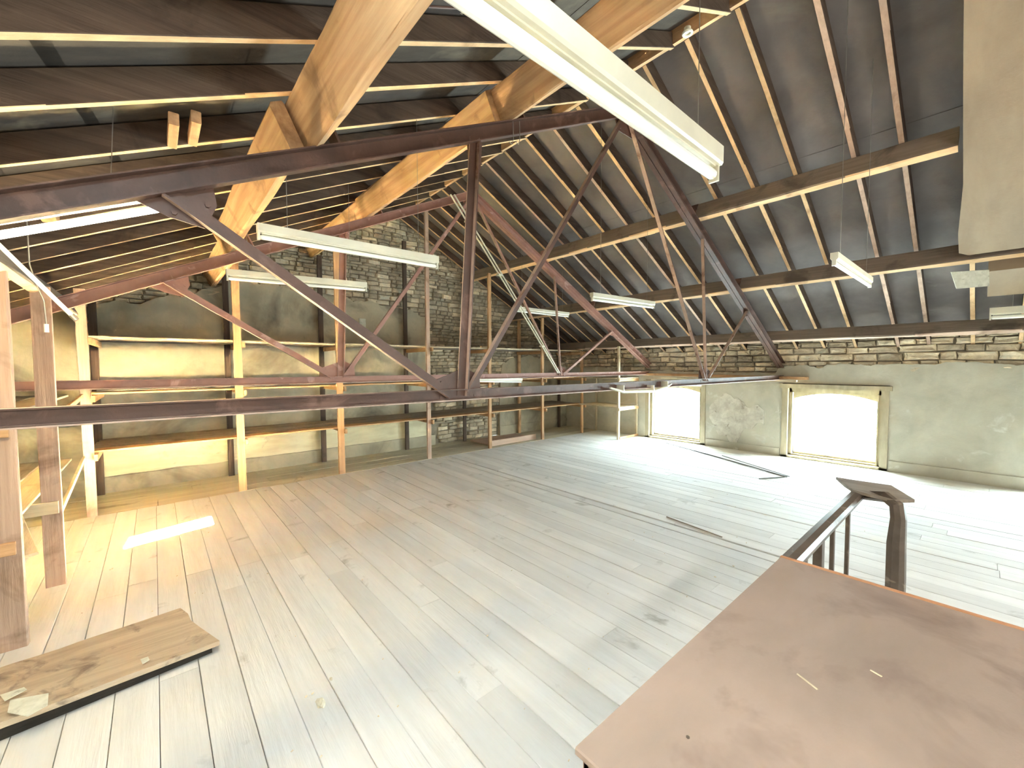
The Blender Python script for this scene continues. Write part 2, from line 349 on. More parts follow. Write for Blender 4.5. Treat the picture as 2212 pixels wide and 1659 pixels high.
for a, b in RW: portal(((a+b)/2, YB-.15, 1.4), (R(90), 0, R(180)), b-a, 1.45)

# ------------------------------------------------------------------ roof slopes: lining sheets + rafters as parts
cl = struct('ceiling', MB().box(XR-.05, XR+.05, YB-.2, YG+.1, ZF+.03, ZF+.09), M_felt)
cl.name = 'ceiling'
PATCH = [(-.354, 6.513), (-.319, 6.147), (.495, 6.352), (.504, 6.749)]
def back(px, py):   # follow the sun ray back up to the lining plane
    d = -SUN_DIR; k0 = ZF-SL*XR     # z = k0 + SL*x
    t = (k0+SL*px)/(d.z-SL*d.x); return (px+d.x*t, py+d.y*t)
HOLE = [back(*p) for p in PATCH]
hx0 = min(h[0] for h in HOLE)-.15; hx1 = max(h[0] for h in HOLE)+.15
def slope_sheet(x0, x1, z0a, left, m, y0=YB-.2, y1=YG+.1):
    f = (lambda x: zl(x, z0a)) if left else (lambda x: zr(x, z0a))
    L = [[(x0, y0, f(x0)), (x1, y0, f(x1)), (x1, y0, f(x1)+.03), (x0, y0, f(x0)+.03)], [(x0, y1, f(x0)), (x1, y1, f(x1)), (x1, y1, f(x1)+.03), (x0, y1, f(x0)+.03)]]
    return part('lining_sheet', MB().prism(L), m, cl)
slope_sheet(XL-.6, hx0+.01, ZF+.0, True, M_felt_l)
for i, (a, b) in enumerate([(hx1-.01, 1.65), (1.62, 2.6), (2.57, 3.5), (3.47, XR+.01)]): slope_sheet(a, b, ZF+.004*(i % 2), True, M_felt_l)
for i, (a, b) in enumerate([(XR-.01, 5.3), (5.27, 6.3), (6.27, 7.3), (7.27, 8.3), (8.27, 9.3), (9.27, XW+.6)]): slope_sheet(a, b, ZF+.004*(i % 2), False, M_felt)
# sheet with an added unseen opening, shaped to throw the sun strip on the floor
oc = [(hx0, YB-.2), (hx1, YB-.2), (hx1, YG+.1), (hx0, YG+.1)]
hc = sorted(HOLE, key=lambda p: math.atan2(p[1]-sum(h[1] for h in HOLE)/4, p[0]-sum(h[0] for h in HOLE)/4))
mb = MB()
for i in range(4):
    j = (i+1) % 4; q = [oc[i], oc[j], hc[j], hc[i]]
    mb.prism([[(x, y, zl(x, ZF)) for x, y in q], [(x, y, zl(x, ZF)+.03) for x, y in q]])
part('lining_sheet', mb, M_felt_l, cl, label='lining sheet with a narrow gap added to let the sun in')

RS = .052
def rafter_left(y, x0=XL-.3, x1=XR-.03, jit=0):
    p0 = (x0, y, zl(x0, ZP)+.078); p1 = (x1, y+jit, zl(x1, ZP)+.078)
    underside(part('rafter', MB().beam(p0, p1, RS, .15, (0, 1, 0), .0025, 8, seed=y), wood('X', 'side_shade'), cl), wood('X', 'lath'), (SL, 0, -1))  # shade painted on the rafter sides, floor bounce on the lower face
def rafter_right(y, jit=0):
    x0, x1 = XR+.03, XW+.3
    underside(part('rafter', MB().beam((x0, y, zr(x0, ZP)+.078), (x1, y+jit, zr(x1, ZP)+.078), RS, .15, (0, 1, 0), .0025, 8, seed=y+50), wood('X', 'side_shade'), cl), wood('X', 'pink' if random.random() < .4 else 'lath'), (-SR, 0, -1))  # same painted shade and floor bounce on the right slope
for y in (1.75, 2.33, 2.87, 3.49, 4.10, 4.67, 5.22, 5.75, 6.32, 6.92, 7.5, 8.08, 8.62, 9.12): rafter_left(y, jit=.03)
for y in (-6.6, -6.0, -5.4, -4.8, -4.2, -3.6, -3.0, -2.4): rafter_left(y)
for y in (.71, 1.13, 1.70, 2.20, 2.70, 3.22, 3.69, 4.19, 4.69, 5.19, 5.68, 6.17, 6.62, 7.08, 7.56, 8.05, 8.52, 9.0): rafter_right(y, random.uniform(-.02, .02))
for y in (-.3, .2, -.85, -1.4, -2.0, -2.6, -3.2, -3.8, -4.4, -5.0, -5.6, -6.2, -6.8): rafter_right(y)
# short trimmers between rafters by the lit lamp
for px, py in ((375, 345), (420, 330)):
    yy = 3.36; p = at(px, py, 'Y', yy); q = Vector((p.x, 3.46, zl(p.x, ZP)+.0)); part('trimmer', MB().beam((p.x, 3.15, zl(p.x, ZP)+.02), (p.x, 3.49, zl(p.x, ZP)+.02), .05, .07, (1, 0, 0)), wood('Y', 'orange'), cl)
part('trimmer', MB().beam((-.55, 4.12, zl(-.55, ZP)+.02), (-.55, 4.66, zl(-.55, ZP)+.02), .09, .07, (1, 0, 0)), wood('Y', 'orange'), cl)

# beige boarding under the right slope, near the photographer
brd = MB(); f = lambda x, o: zr(x, ZT-.03)+o
L = []
for x, y1 in ((XR+.1, .215), (5.5, .235), (6.6, .25), (7.3, .30), (7.62, .30), (7.68, .22)):
    L.append([(x, -3.5, f(x, 0)), (x, y1, f(x, 0)), (x, y1, f(x, .02)), (x, -3.5, f(x, .02))])
single('ceiling_board', brd.prism(L), M_ply, 'large smooth beige board boxing in the roof slope at the top right', 'board', (7.6, -.5, f(7.6, 0)))
p = (8.55, 9.3)
L = [[(x, -2.0, zr(x, ZT)-.08), (x, .055, zr(x, ZT)-.08), (x, .055, zr(x, ZT)+.06), (x, -2.0, zr(x, ZT)+.06)] for x in (7.95, 8.45)]
single('ceiling_board', MB().prism(L), M_ply, 'short beige board below the big roof board, above the right edge lamp', 'board', (8.2, -.5, zr(8.2, ZT)))
q = [at(2055, 588, 'X', 7.95), at(2137, 583, 'X', 7.9), at(2137, 618, 'X', 8.0), at(2067, 624, 'X', 8.05)]
dn = Vector((.03, .01, .01)); single('paper_sheet', MB().prism([q, [v+dn for v in q]]), M_paper, 'crumpled pale sheet pinned at the corner of the beige roof board', 'paper', q[3])

# ------------------------------------------------------------------ purlins and ridge
def purlin(x, left, y0, y1, tone, label, wd=.09, dp=.30, off=0, jit=.007, lift=0):
    """x = up-slope lower corner, bottom on the truss top plane, square to the slope"""
    if left: u = Vector((1, 0, SL)).normalized(); n = Vector((-u.z, 0, u.x)); b = Vector((x, 0, zl(x, ZT)+lift)); c = b-u*wd/2+n*dp/2
    else: u = Vector((-1, 0, SR)).normalized(); n = Vector((-u.z*-1, 0, u.x*-1)); b = Vector((x, 0, zr(x, ZT)+lift)); c = b-u*wd/2+n*dp/2
    p0 = c+Vector((0, y0, 0)); p1 = c+Vector((0, y1, 0))
    o = single('purlin', MB().beam(p0, p1, wd, dp, u, jit, int((y1-y0)/.22), .012, seed=x*9+y0), wood('Y', tone), label, 'beam', ((p0+p1)/2)[:])
    if tone == 'stone': underside(o, wood('Y', 'pink' if x > 8 else 'lath'), -n)  # side shade and floor-lit lower face put into these beams' colours
    return o
purlin(.90, True, -6.9, 3.12, 'hewn', 'big rough amber roof beam nearest the camera on the left slope')
purlin(.80, True, 2.98, 6.25, 'hewn', 'amber roof beam lapped behind the near truss on the left slope, middle length')
purlin(.90, True, 6.0, 9.2, 'hewn', 'short end of amber roof beam resting in the stone gable, left slope')
purlin(2.58, True, -6.9, 3.05, 'hewn', 'upper left slope roof beam, near length behind the big white lamp')
purlin(2.52, True, 3.02, 6.2, 'hewn', 'upper left slope amber beam between the two steel trusses')
purlin(2.58, True, 6.12, 9.2, 'hewn', 'upper left slope beam from far truss to stone gable')
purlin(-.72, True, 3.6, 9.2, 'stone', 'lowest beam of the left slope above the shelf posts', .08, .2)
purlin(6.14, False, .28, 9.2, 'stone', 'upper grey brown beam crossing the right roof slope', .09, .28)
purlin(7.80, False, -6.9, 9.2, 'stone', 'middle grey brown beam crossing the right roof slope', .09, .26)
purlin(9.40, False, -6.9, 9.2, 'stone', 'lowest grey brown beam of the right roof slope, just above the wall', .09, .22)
underside(single('ridge_board', MB().beam((XR-.03, YB, 5.53), (XR-.03, YG, 5.53), .045, .22, (1, 0, 0), .004, 40), wood('Y', 'orange'), 'brown ridge board with bright orange lower edge at the roof peak', 'beam', (XR, 1, 5.5)), wood('Y', 'lath'), (0, 0, -1))  # lower edge painted bright for light off the floor

# ------------------------------------------------------------------ steel trusses
def chan(mb, p0, p1, depth, fl, t=.008, both=True, off=0.0, flip=1):
    """open channel or angle in a truss plane; web in the plane, flanges toward -Y"""
    h = depth/2
    prof = [(0, -h), (-fl, -h), (-fl, -h+t), (-t, -h+t), (-t, h-t), (-fl, h-t), (-fl, h), (0, h)] if both else [(0, -h), (-fl, -h), (-fl, -h+t), (-t, -h+t), (-t, h), (0, h)]
    if flip < 0: prof = [(a, -b) for a, b in prof]
    mb.sweep(p0, p1, [(a+off, b) for a, b in prof], (0, 1, 0)); return mb
def pale_flanges(o, m2):  # paints floor bounce onto the flange faces
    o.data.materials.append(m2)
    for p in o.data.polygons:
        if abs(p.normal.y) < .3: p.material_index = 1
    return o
def truss(Y, P, label, m, m2):
    """P: measured node points in photo pixels projected on the truss plane"""
    A = {k: at(x, y, 'Y', Y) for k, (x, y) in P.items()}
    root = thing('roof_truss', label, 'truss', (XR, Y, A['B'].z))
    ap = A['apex']
    # top chords
    xl = XL+.05; dl = Vector((-1, 0, -SL)).normalized(); zc = 5.018
    lp0 = Vector((xl, Y, zl(xl, zc))); lp1 = Vector((XR, Y, zc)); rp1 = Vector((XW-.12, Y, zr(XW-.12, zc)))
    part('top_chord', chan(MB(), lp0, lp1, .125, .065).sweep(lp0, lp1, [(.012, .0545), (.075, .0545), (.075, .0625), (.012, .0625)], (0, 1, 0)), m, root)
    part('top_chord', chan(MB(), lp1, rp1, .125, .065).sweep(lp1, rp1, [(.008, -.0625), (.07, -.0625), (.07, -.0545), (.016, -.0545), (.016, .0625), (.008, .0625)], (0, 1, 0)), m, root)
    bl = Vector((xl, Y, A['BL'].z)); br = Vector((XW-.15, Y, A['BR'].z))
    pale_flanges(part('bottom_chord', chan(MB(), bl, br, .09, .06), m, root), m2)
    part('lip_highlight', MB().sweep(bl-Vector((0, .062, .045)), br-Vector((0, .062, .045)), [(-.004, -.004), (.004, -.004), (.004, .004), (-.004, .004)], (0, 1, 0)), m2, root)  # thin pale strip paints the lit edge of the lower flange
    part('bottom_chord', MB().sweep(bl, br, [(.012, -.045), (.075, -.045), (.075, -.037), (.02, -.037), (.02, .045), (.012, .045)], (0, 1, 0)), m, root)
    B, D = A['B'], A['D']
    def gus(pts, nm='gusset_plate'): 
        mb = MB().prism([[(x, Y+.001, z) for x, z in pts], [(x, Y+.011, z) for x, z in pts]]); g = part(nm, mb, m, root)
        cx = sum(p[0] for p in pts)/len(pts); cz = sum(p[1] for p in pts)/len(pts)
        for k, (x, z) in enumerate(pts):
            bx, bz = cx+(x-cx)*.68, cz+(z-cz)*.68
            part('bolt', MB().tube([(bx, Y-.012, bz), (bx, Y+.02, bz)], .014, 6), m, g)
    for b, s in ((B, -1), (D, 1)):
        gus([(b.x-.28, b.z-.045), (b.x+.22, b.z-.045), (b.x+.20, b.z+.17), (b.x+.04, b.z+.24), (b.x-.27, b.z+.13)] if s < 0 else [(b.x-.2, b.z-.045), (b.x+.2, b.z-.045), (b.x+.16, b.z+.16), (b.x-.02, b.z+.2), (b.x-.18, b.z+.16)])
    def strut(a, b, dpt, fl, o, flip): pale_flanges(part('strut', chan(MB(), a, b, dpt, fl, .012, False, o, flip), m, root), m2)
    ytop = lambda x: Vector((x, Y, zroof(x, zc)-.03))
    low = A['L1']; strut(ytop(low.x), B+Vector((-.12, 0, .02)), .075, .05, -.004, -1 if False else 1)
    strut(B+Vector((0, 0, .0)), ytop(A['V1'].x), .085, .05, -.004, 1)
    strut(B+Vector((.06, 0, .02)), Vector((XR-.08, Y, zc-.12)), .065, .05, -.008, -1)
    strut(D+Vector((-.05, 0, .02)), Vector((XR+.08, Y, zc-.12)), .065, .05, -.008, 1)
    strut(D, ytop(A['V2'].x), .06, .045, -.004, 1)
    strut(D+Vector((.08, 0, .02)), ytop(A['R1'].x), .07, .05, -.004, -1)
    lx = low.x
    gus([(lx-.16, zl(lx-.16, zc)-.02), (lx+.22, zl(lx+.22, zc)-.02), (lx+.24, zl(lx, zc)-.06), (lx+.18, zl(lx, zc)-.2), (lx+.02, zl(lx, zc)-.17)])
    vx = A['V1'].x; gus([(vx-.06, zl(vx, zc)-.02), (vx+.10, zl(vx, zc)+.02), (vx+.08, zl(vx, zc)-.25), (vx-.0, zl(vx, zc)-.35), (vx-.05, zl(vx, zc)-.2)])
    gus([(XR-.22, zc-.09), (XR, zc+.03), (XR+.22, zc-.09), (XR+.16, zc-.26), (XR-.14, zc-.26)])
    vx = A['R1'].x; gus([(vx-.12, zr(vx-.12, zc)-.02), (vx+.12, zr(vx+.12, zc)-.02), (vx+.02, zr(vx, zc)-.14), (vx-.13, zr(vx, zc)-.12)])
    # angle cleats holding the purlins
    for x, lf in ((.98, 1), (2.66, 1), (6.06, 0), (7.72, 0)):
        z = zroof(x, ZT); s = SL if lf else -SR
        part('purlin_cleat', MB().prism([[(x, Y-.06, z), (x+.015, Y-.06, z+.007*(1 if lf else -1)), (x+.015-s*.16, Y-.06, z+.16), (x-s*.16, Y-.06, z+.155)], [(x, Y+.06, z), (x+.015, Y+.06, z), (x+.015-s*.16, Y+.06, z+.16), (x-s*.16, Y+.06, z+.155)]]), m, root)
    return root, A
tr1, A1 = truss(YN, dict(apex=(1350, 240), B=(995, 855), D=(1522, 822), BL=(0, 901), BR=(1687, 815), L1=(352, 430), V1=(1022, 300), V2=(1515, 530), R1=(1612, 705)), 'near dark red steel roof truss crossing the whole room', M_steel, M_flange_lit)
tr2, A2 = truss(YF, dict(apex=(1015, 425), B=(735, 815), D=(1210, 811), BL=(200, 830), BR=(1380, 806), L1=(352, 612), V1=(741, 545), V2=(1197, 600), R1=(1322, 705)), 'farther steel truss, pinkened by painted haze, between near truss and stone gable', M_steel_far, M_flange_lit)

# ------------------------------------------------------------------ shelving
SH = (.87, 1.655, 2.42)
def post_top(x):
    for p, q in ((.62, .92), (2.30, 2.68), (6.05, 6.40), (7.70, 8.05), (9.32, 9.66)):
        if p < x+.04 and x-.04 < q: return zroof(x, ZT)-(.03 if x > XR else .01)
    return zroof(x, ZP)-.005
gx = [-.69, 1.02, 2.58, 4.41, 6.06, 7.85, 9.49]
gs = thing('gable_shelving', 'long timber shelving of tall orange posts along the stone gable wall', 'shelves', (4.4, 8.4, 0))
for i, x in enumerate(gx):
    wd = .105 if i < 3 else .085
    part('post', MB().beam((x, 7.83, 0), (x+random.uniform(-.02, .02), 7.83, post_top(x)), wd, .05, (1, 0, 0), .003, 8, seed=i), wood('Z', 'pink' if i in (0, 3) else 'orange'), gs)
for i, x in enumerate([-.69, 1.01, 2.62, 4.5, 6.15, 8.09, 9.8]):
    part('post', MB().beam((x, 9.03, 0), (x, 9.03, min(post_top(x), 4.9)), .09, .05, (1, 0, 0), .003, 8, seed=i+20), wood('Z', 'dark' if i != 5 else 'orange'), gs)
    if i < 7:
        for z in SH: part('bearer', MB().beam((gx[i]+.065, 7.74, z-.075), ((x+gx[i])/2+.065, 9.05, z-.075), .04, .085, (1, 0, 0)), wood('Y', 'orange'), gs)
for k, z in enumerate(SH):
    for i in range(6):
        a, b = gx[i]+.02, gx[i+1]+.02; n = (5, 3, 5)[k]; wd = 1.2/5
        for j in range(n):
            y = 7.87+wd*(j+.5); dz = random.uniform(-.004, .004)
            if k == 1 and j == 2: y = 8.95
            part('shelf_board', MB().beam((a+random.uniform(-.03, .0), y, z-.012+dz), (b+random.uniform(-.03, .03), y, z-.012+dz*.3), wd-.008, .026, (0, 1, 0), .002, 3, seed=i*7+j), wood('X', 'pale' if (j == 0 and k == 2) else ('orange' if (j == 0) else 'grey')), gs)
# low crate-like ledge at the gable foot
part('floor_shelf', MB().box(6.2, 7.75, 8.0, 8.85, .02, .05).box(6.2, 7.75, 7.98, 8.01, .0, .14), wood('X', 'pink'), gs)
# left wall shelving
ls = thing('left_shelving', 'timber shelving with broad brown posts at the left edge of the room', 'shelves', (-1.1, 5.5, 0))
def zpl(x): return zl(x, ZT)
for k, (x, y, wd) in enumerate([(-.835, 4.50, .165), (-.745, 5.56, .125), (-1.50, 4.5, .1), (-1.50, 5.56, .1), (-1.5, 7.83, .1), (-1.5, 6.8, .1)]):
    part('post', MB().beam((x, y, 0), (x, y, zl(x, ZP)-.0 if x < -1 else 2.72), wd, .06, (1, 0, 0), .003, 8, seed=k+40), wood('Z', 'pink' if k < 2 else 'dark'), ls)
for z in (.80, 1.63):
    for j in range(3):
        part('shelf_board', MB().beam((-1.48+j*.25, 3.4, z), (-1.48+j*.25+.02, 7.75, z+.01), .23, .026, (1, 0, 0), .002, 6, seed=j+z), wood('Y', 'pale' if j == 2 else 'grey'), ls)
    part('bearer', MB().beam((-1.55, 5.52, z-.07), (-.70, 5.52, z-.07), .04, .11, (0, 1, 0)), wood('X', 'pale'), ls)
    part('bearer', MB().beam((-1.55, 4.46, z-.07), (-.78, 4.46, z-.07), .04, .09, (0, 1, 0)), wood('X', 'orange'), ls)
part('brace', MB().beam((-.72, 5.62, .62), (-.74, 7.78, .80), .03, .05, (1, 0, 0)), wood('Y', 'pale'), ls)
part('brace', MB().beam((-.78, 4.62, .60), (-1.02, 5.45, .86), .16, .025, (1, 0, 0)), wood('Y', 'pale'), ls)
part('brace', MB().beam((-.73, 5.62, 1.50), (-.73, 7.78, 1.62), .03, .06, (1, 0, 0)), wood('Y', 'orange'), ls)
# return shelving along the window wall corner
rs = thing('corner_shelving', 'slim timber shelf bay in the far corner left of the far window', 'shelves', (9.8, 7.2, 0))
for x, y, wd in ((9.31, 6.44, .075), (10.17, 6.44, .06), (10.17, 7.83, .06)):
    part('post', MB().beam((x, y, 0), (x, y, post_top(x) if x < 10 else 1.62), wd, .05, (1, 0, 0), .002, 6), wood('Z', 'pale'), rs)
for z in (.86, 1.64):
    for j in range(4): part('shelf_board', MB().beam((9.42+j*.22, 6.40, z), (9.42+j*.22, 7.80, z), .21, .025, (1, 0, 0), .002, 4), wood('Y', 'pale'), rs)
    part('bearer', MB().beam((9.28, 6.41, z-.05), (10.2, 6.41, z-.05), .03, .07, (0, 1, 0)), wood('X', 'orange'), rs)
part('bearer', MB().beam((9.33, 6.42, .04), (10.2, 6.42, .04), .04, .06, (0, 1, 0)), wood('X', 'orange'), rs)
# timbers lying along the window wall above the heads
single('wall_timber', MB().beam((10.16, 2.45, 1.70), (10.16, 6.20, 1.74), .16, .06, (1, 0, 0), .004, 12), wood('Y', 'orange'), 'long orange timber lying along the wall above both windows', 'timber', (10.16, 4.3, 1.72))
single('wall_timber', MB().beam((10.02, 2.6, 1.645), (10.02, 5.6, 1.655), .10, .04, (1, 0, 0), .003, 10), wood('Y', 'pale'), 'thinner pale timber under the long orange one above the windows', 'timber', (10.02, 4.1, 1.65))

# ------------------------------------------------------------------ fluorescent battens
def batten(xa, za, xb, zb, y, label, sc_=1.0, yb=None, lit=False, tr=None, chains=True, hang=None):
    yb = y if yb is None else yb
    a, b = Vector((xa, y, za)), Vector((xb, yb, zb)); d = (b-a).normalized()
    root = thing('fluorescent_light', label, 'ceiling light', ((a+b)/2)[:])
    s = Vector((0, 1, 0)); s = (s-d*s.dot(d)).normalized(); v = d.cross(s); v = v if v.z > 0 else -v
    h = .032*sc_; wv = .03*sc_
    part('body', MB().sweep(a, b, [(-wv, -h+.012), (-wv+.008, -h), (wv-.008, -h), (wv, -h+.012), (wv, h), (-wv, h)], s), M_white, root)
    part('cover_ridge', MB().sweep(a+d*.03, b-d*.03, [(-.012*sc_, -h-.008), (.012*sc_, -h-.008), (.012*sc_, -h+.002), (-.012*sc_, -h+.002)], s), M_white, root)
    o = -v*(h+.030*sc_)
    for e, q in ((a, 1), (b, -1)):
        part('lamp_holder', MB().beam(e+o*.0+d*q*.008-v*(h-.002), e+d*q*.008-v*(h+.052*sc_), .035*sc_, .016, s), M_white, root)
    part('tube', MB().tube([a+o+d*.018, a+o+d*.03, b+o-d*.03, b+o-d*.018], [(tr or .0175*sc_)*.7, tr or .0175*sc_, tr or .0175*sc_, (tr or .0175*sc_)*.7], 12), (lit if lit else M_tube), root, smooth=False)
    if chains:
        for e in (a+d*.2, b-d*.2):
            zt = zroof(e.x, ZF)
            part('hanging_wire', MB().tube([e+v*h, Vector((e.x, e.y, zt))], .0025, 5), M_metal, root)
    return root
def on_photo(a, b, y, yb=None): return at(*a, 'Y', y), at(*b, 'Y', yb if yb is not None else y)
batten(.50, 3.12, 2.31, 3.10, 1.0, 'large white strip lamp nearest the camera, running out of the top edge', 1.5)
p, q = on_photo((555, 492), (945, 562), 3.5); batten(p.x, p.z, q.x, q.z, 3.5, 'white strip lamp below the big amber beam, left of the near truss post')
p, q = on_photo((488, 588), (791, 616), 5.3); batten(p.x, p.z, q.x, q.z, 5.3, 'white strip lamp behind and below the one under the amber beam')
p, q = on_photo((1278, 637), (1412, 656), 3.6); batten(p.x, p.z, q.x, q.z, 3.6, 'white strip lamp at mid right, hung before the middle right slope beam')
p, q = on_photo((1112, 665), (1228, 678), 6.45); batten(p.x, p.z, q.x, q.z, 6.45, 'small white strip lamp by the far truss, right of the near diagonal')
p, q = on_photo((1802, 553), (1879, 606), .85); batten(p.x, p.z, q.x, q.z, .85, 'short looking white strip lamp under the right slope, left of the beige board', .9)
p, q = on_photo((1400, 822), (1505, 826), 3.12); batten(p.x, p.z, q.x, q.z, 3.052, 'white strip lamp fixed along the near truss bottom bar before the far window', .8, chains=False)
p, q = on_photo((1030, 818), (1127, 820), 7.72); batten(p.x, p.z, q.x, q.z, 7.72, 'white strip lamp at shelf height on the gable shelving posts', 1.0, chains=False)
batten(8.62, 2.70, 8.62+.02, 2.70, -1.5, 'white strip lamp cut by the right edge under the beige boards', 1.4, yb=.03)
# lit lamp sloping along the near truss, upper left
batten(-1.15, 2.522, .06, 3.065, 3.24, 'lit strip lamp glowing warm behind the near truss at the left', 1.9, lit=M_lit, tr=.019)
# added lamps out of view behind the photographer, for fill light
batten(3.3, 3.1, 4.8, 3.1, -1.7, 'added unseen fill lamp behind the photographer under the ridge', 1.2, lit=M_fill)
batten(-1.35, 2.45, .15, 2.62, -1.0, 'added unseen fill lamp just behind the photographer on the left', 1.2, lit=M_fill)
batten(3.0, 2.95, 4.5, 2.95, -4.2, 'added unseen fill lamp farthest behind the photographer', 1.2, lit=M_fill)
# bare tube dangling at the far left
lt = thing('loose_tube', 'bare white tube dangling at a slant between the left posts', 'tube', (-.5, 4.0, 2.5))
a, b = Vector((-.80, 4.0, 2.90)), at(160, 686, 'Y', 4.0)
part('glass', MB().tube([a, b], .013, 10), M_tube, lt); d = (b-a).normalized(); part('end_cap', MB().tube([b-d*.02, b+d*.02], .016, 10), M_metal, lt)
ch = thing('light_chain', 'thin beaded chain hanging beside the second left post', 'chain', (-.6, 4.6, 2.6))
pts = [at(60, 520, 'Y', 4.6)] + [at(60+35*t, 560+90*t, 'Y', 4.6)+Vector((0, 0, -.02*math.sin(PI*t))) for t in (.1, .4, .7, 1)] + [at(100, 700, 'Y', 4.6)]
pts[0] = Vector((pts[0].x, 4.6, zroof(pts[0].x, ZP)+.02))
part('links', MB().tube(pts, .005, 6), M_metal, ch); part('pull', MB().tube([at(100, 700, 'Y', 4.6), at(101, 718, 'Y', 4.6)], .013, 8), M_tube, ch)
# pale double conduit running down the far truss
cn = thing('conduit_pair', 'pale pair of thin conduits sloping down in front of the far truss', 'conduit', at(1206, 800, 'Y', 5.95)[:])
for dx in (-4, 4):
    a, b = at(977+dx, 420, 'Y', 5.98), at(1207+dx*.5, 806, 'Y', 5.98); part('pipe', MB().tube([a, a.lerp(b, .5)+Vector((.01, 0, .01)), b], .014, 8), M_white, cn)
for t in (.15, .45, .62, .85):
    c_ = at(977+230*t, 420+386*t, 'Y', 5.97); part('clip', MB().box(c_.x-.045, c_.x+.045, 5.95, 6.03, c_.z-.015, c_.z+.015), M_white, cn)
# taped pipe under the near truss by the far window
tp = [(1318, 838), (1345, 846), (1385, 845), (1410, 845), (1440, 836), (1450, 829)]
tpt = thing('taped_pipe', 'white taped pipe sagging under the near truss bar before the far window', 'pipe', at(1385, 845, 'Y', 2.8)[:])
part('pipe', MB().tube([at(*p, 'Y', 2.86) for p in tp], [.012, .02, .022, .02, .018, .012], 8), M_white, tpt)
for p in ((1345, 843), (1410, 842), (1440, 833)):
    c_ = at(*p, 'Y', 2.86); part('strap', MB().box(c_.x-.006, c_.x+.006, 2.84, 2.96, c_.z-.015, c_.z+.06), M_white, tpt)
# ceiling ring, cable, hooks
c_ = at(1485, 72, 'Y', 1.92); ring = MB(); K = 20
L = [[(c_.x+math.cos(2*PI*k/K)*(.038+.012*math.cos(t)), c_.y+math.sin(2*PI*k/K)*(.038+.012*math.cos(t)), c_.z+.012*math.sin(t)) for t in [2*PI*j/8 for j in range(8)]] for k in range(K+1)]
cr = thing('ceiling_rose', 'small round white ceiling rose on the ridge board', 'ceiling rose', c_[:])
part('ring', ring.prism(L, False), M_tube, cr, smooth=True); part('backplate', MB().tube([(c_.x, c_.y, c_.z+.005), (c_.x, c_.y, c_.z+.05)], .03, 14), M_white, cr)
cb = [at(925, 14, 'Y', 2.05), at(1000, 18, 'Y', 2.05), at(1060, 17, 'Y', 2.05), at(1125, 26, 'Y', 2.05)]
cbl = thing('roof_cable', 'thin dark cable clipped across the left slope at the top edge', 'cable', cb[0][:])
part('cable', MB().tube(cb, .007, 6), M_steel, cbl)
for c_ in cb[1:3]: part('clip', MB().box(c_.x-.008, c_.x+.008, 2.03, 2.07, c_.z-.02, zroof(c_.x, ZP)+.02), M_metal, cbl)
hk = thing('wire_hook', 'pair of bent wire hooks hanging from the near truss rafter', 'hook', at(1122, 270, 'Y', 2.86)[:])
for o in (0, -14):
    part('wire', MB().tube([at(1122+o, 262, 'Y', 2.86), at(1123+o, 300, 'Y', 2.86), at(1120+o, 312, 'Y', 2.86), at(1114+o, 306, 'Y', 2.86)], .004, 6), M_metal, hk)
# notice on the gable
a = at(783, 698, 'Y', 9.09); single('paper_notice', MB().box(a.x-.07, a.x+.07, 9.08, 9.10, a.z-.10, a.z+.10).box(a.x-.05, a.x+.05, 9.075, 9.082, a.z-.06, a.z+.05), M_paper, 'small framed paper notice on the gable wall plaster', 'notice', a[:])

# ------------------------------------------------------------------ things on the floor
pk = thing('fallen_plank', 'thick splintered old plank lying across the floor, lower left', 'plank', (-.6, 3.8, 0))
vs = []; top = []; NX, NY = 16, 5
def plank_pt(s, t):     # s along, t across
    A_, B_, D_, E_ = Vector((-1.62, 4.02, 0)), Vector((.094, 4.152, 0)), Vector((-1.62, 3.30, 0)), Vector((.283, 3.47, 0))
    p = A_.lerp(B_, s).lerp(D_.lerp(E_, s), t)
    if s > .97: p.x += .03*noise.noise(Vector((t*9, 1, 2)))
    p.y += .012*noise.noise(Vector((s*9, t, 4)))
    return p
mb = MB(); loops = []
for i in range(NX+1):
    s = i/NX; r = []
    for j in range(NY+1):
        q = plank_pt(s, j/NY); q.z = .085+.05*(1-s)*(j/NY)+.006*noise.noise(Vector((q.x*4, q.y*8, 0))); r.append(q)
    for j in range(NY, -1, -1):
        q = plank_pt(s, j/NY); q.z = .052+.05*(1-s)*(j/NY); r.append(q)
    loops.append(r)
M_plank = mat('splintered_plank', (.62, .50, .36), (.46, .35, .25), .85, (1.2, 14, 8), c3=(.24, .18, .14), s3=5, lo3=.56, hi3=.68, bump=.6, bstretch=(6, 60, 30))
part('board', mb.prism(loops), M_plank, pk)
part('batten', MB().beam((-1.3, 3.98, .026), (.0, 4.1, .026), .05, .05, (0, 1, 0)), wood('X', 'dark'), pk)
part('gap_shade_strip', MB().prism([[(-1.6, 3.325, 0), (-1.6, 3.42, 0), (-1.6, 3.42, .125), (-1.6, 3.325, .125)], [(.24, 3.482, .012), (.24, 3.56, .012), (.24, 3.56, .052), (.24, 3.482, .052)]]), wood('X', 'gap_shade'), pk)  # near-black strip standing in for shade under the plank's front edge
def scrap(pxs, z, m_, lab, nm='paper_scrap'):
    P_ = [at(x, y, 'Z', z) for x, y in pxs]; return single(nm, MB().prism([P_, [v+Vector((0, 0, .003)) for v in P_]]), m_, lab, 'scrap', P_[0][:])
scrap([(16, 1540), (22, 1513), (105, 1498), (103, 1524), (60, 1548)], .130, M_paper, 'torn pale label stuck on the plank at the lower left')
scrap([(0, 1502), (52, 1485), (58, 1490), (10, 1515)], .128, M_paper, 'white paper strip on the plank at the left edge')
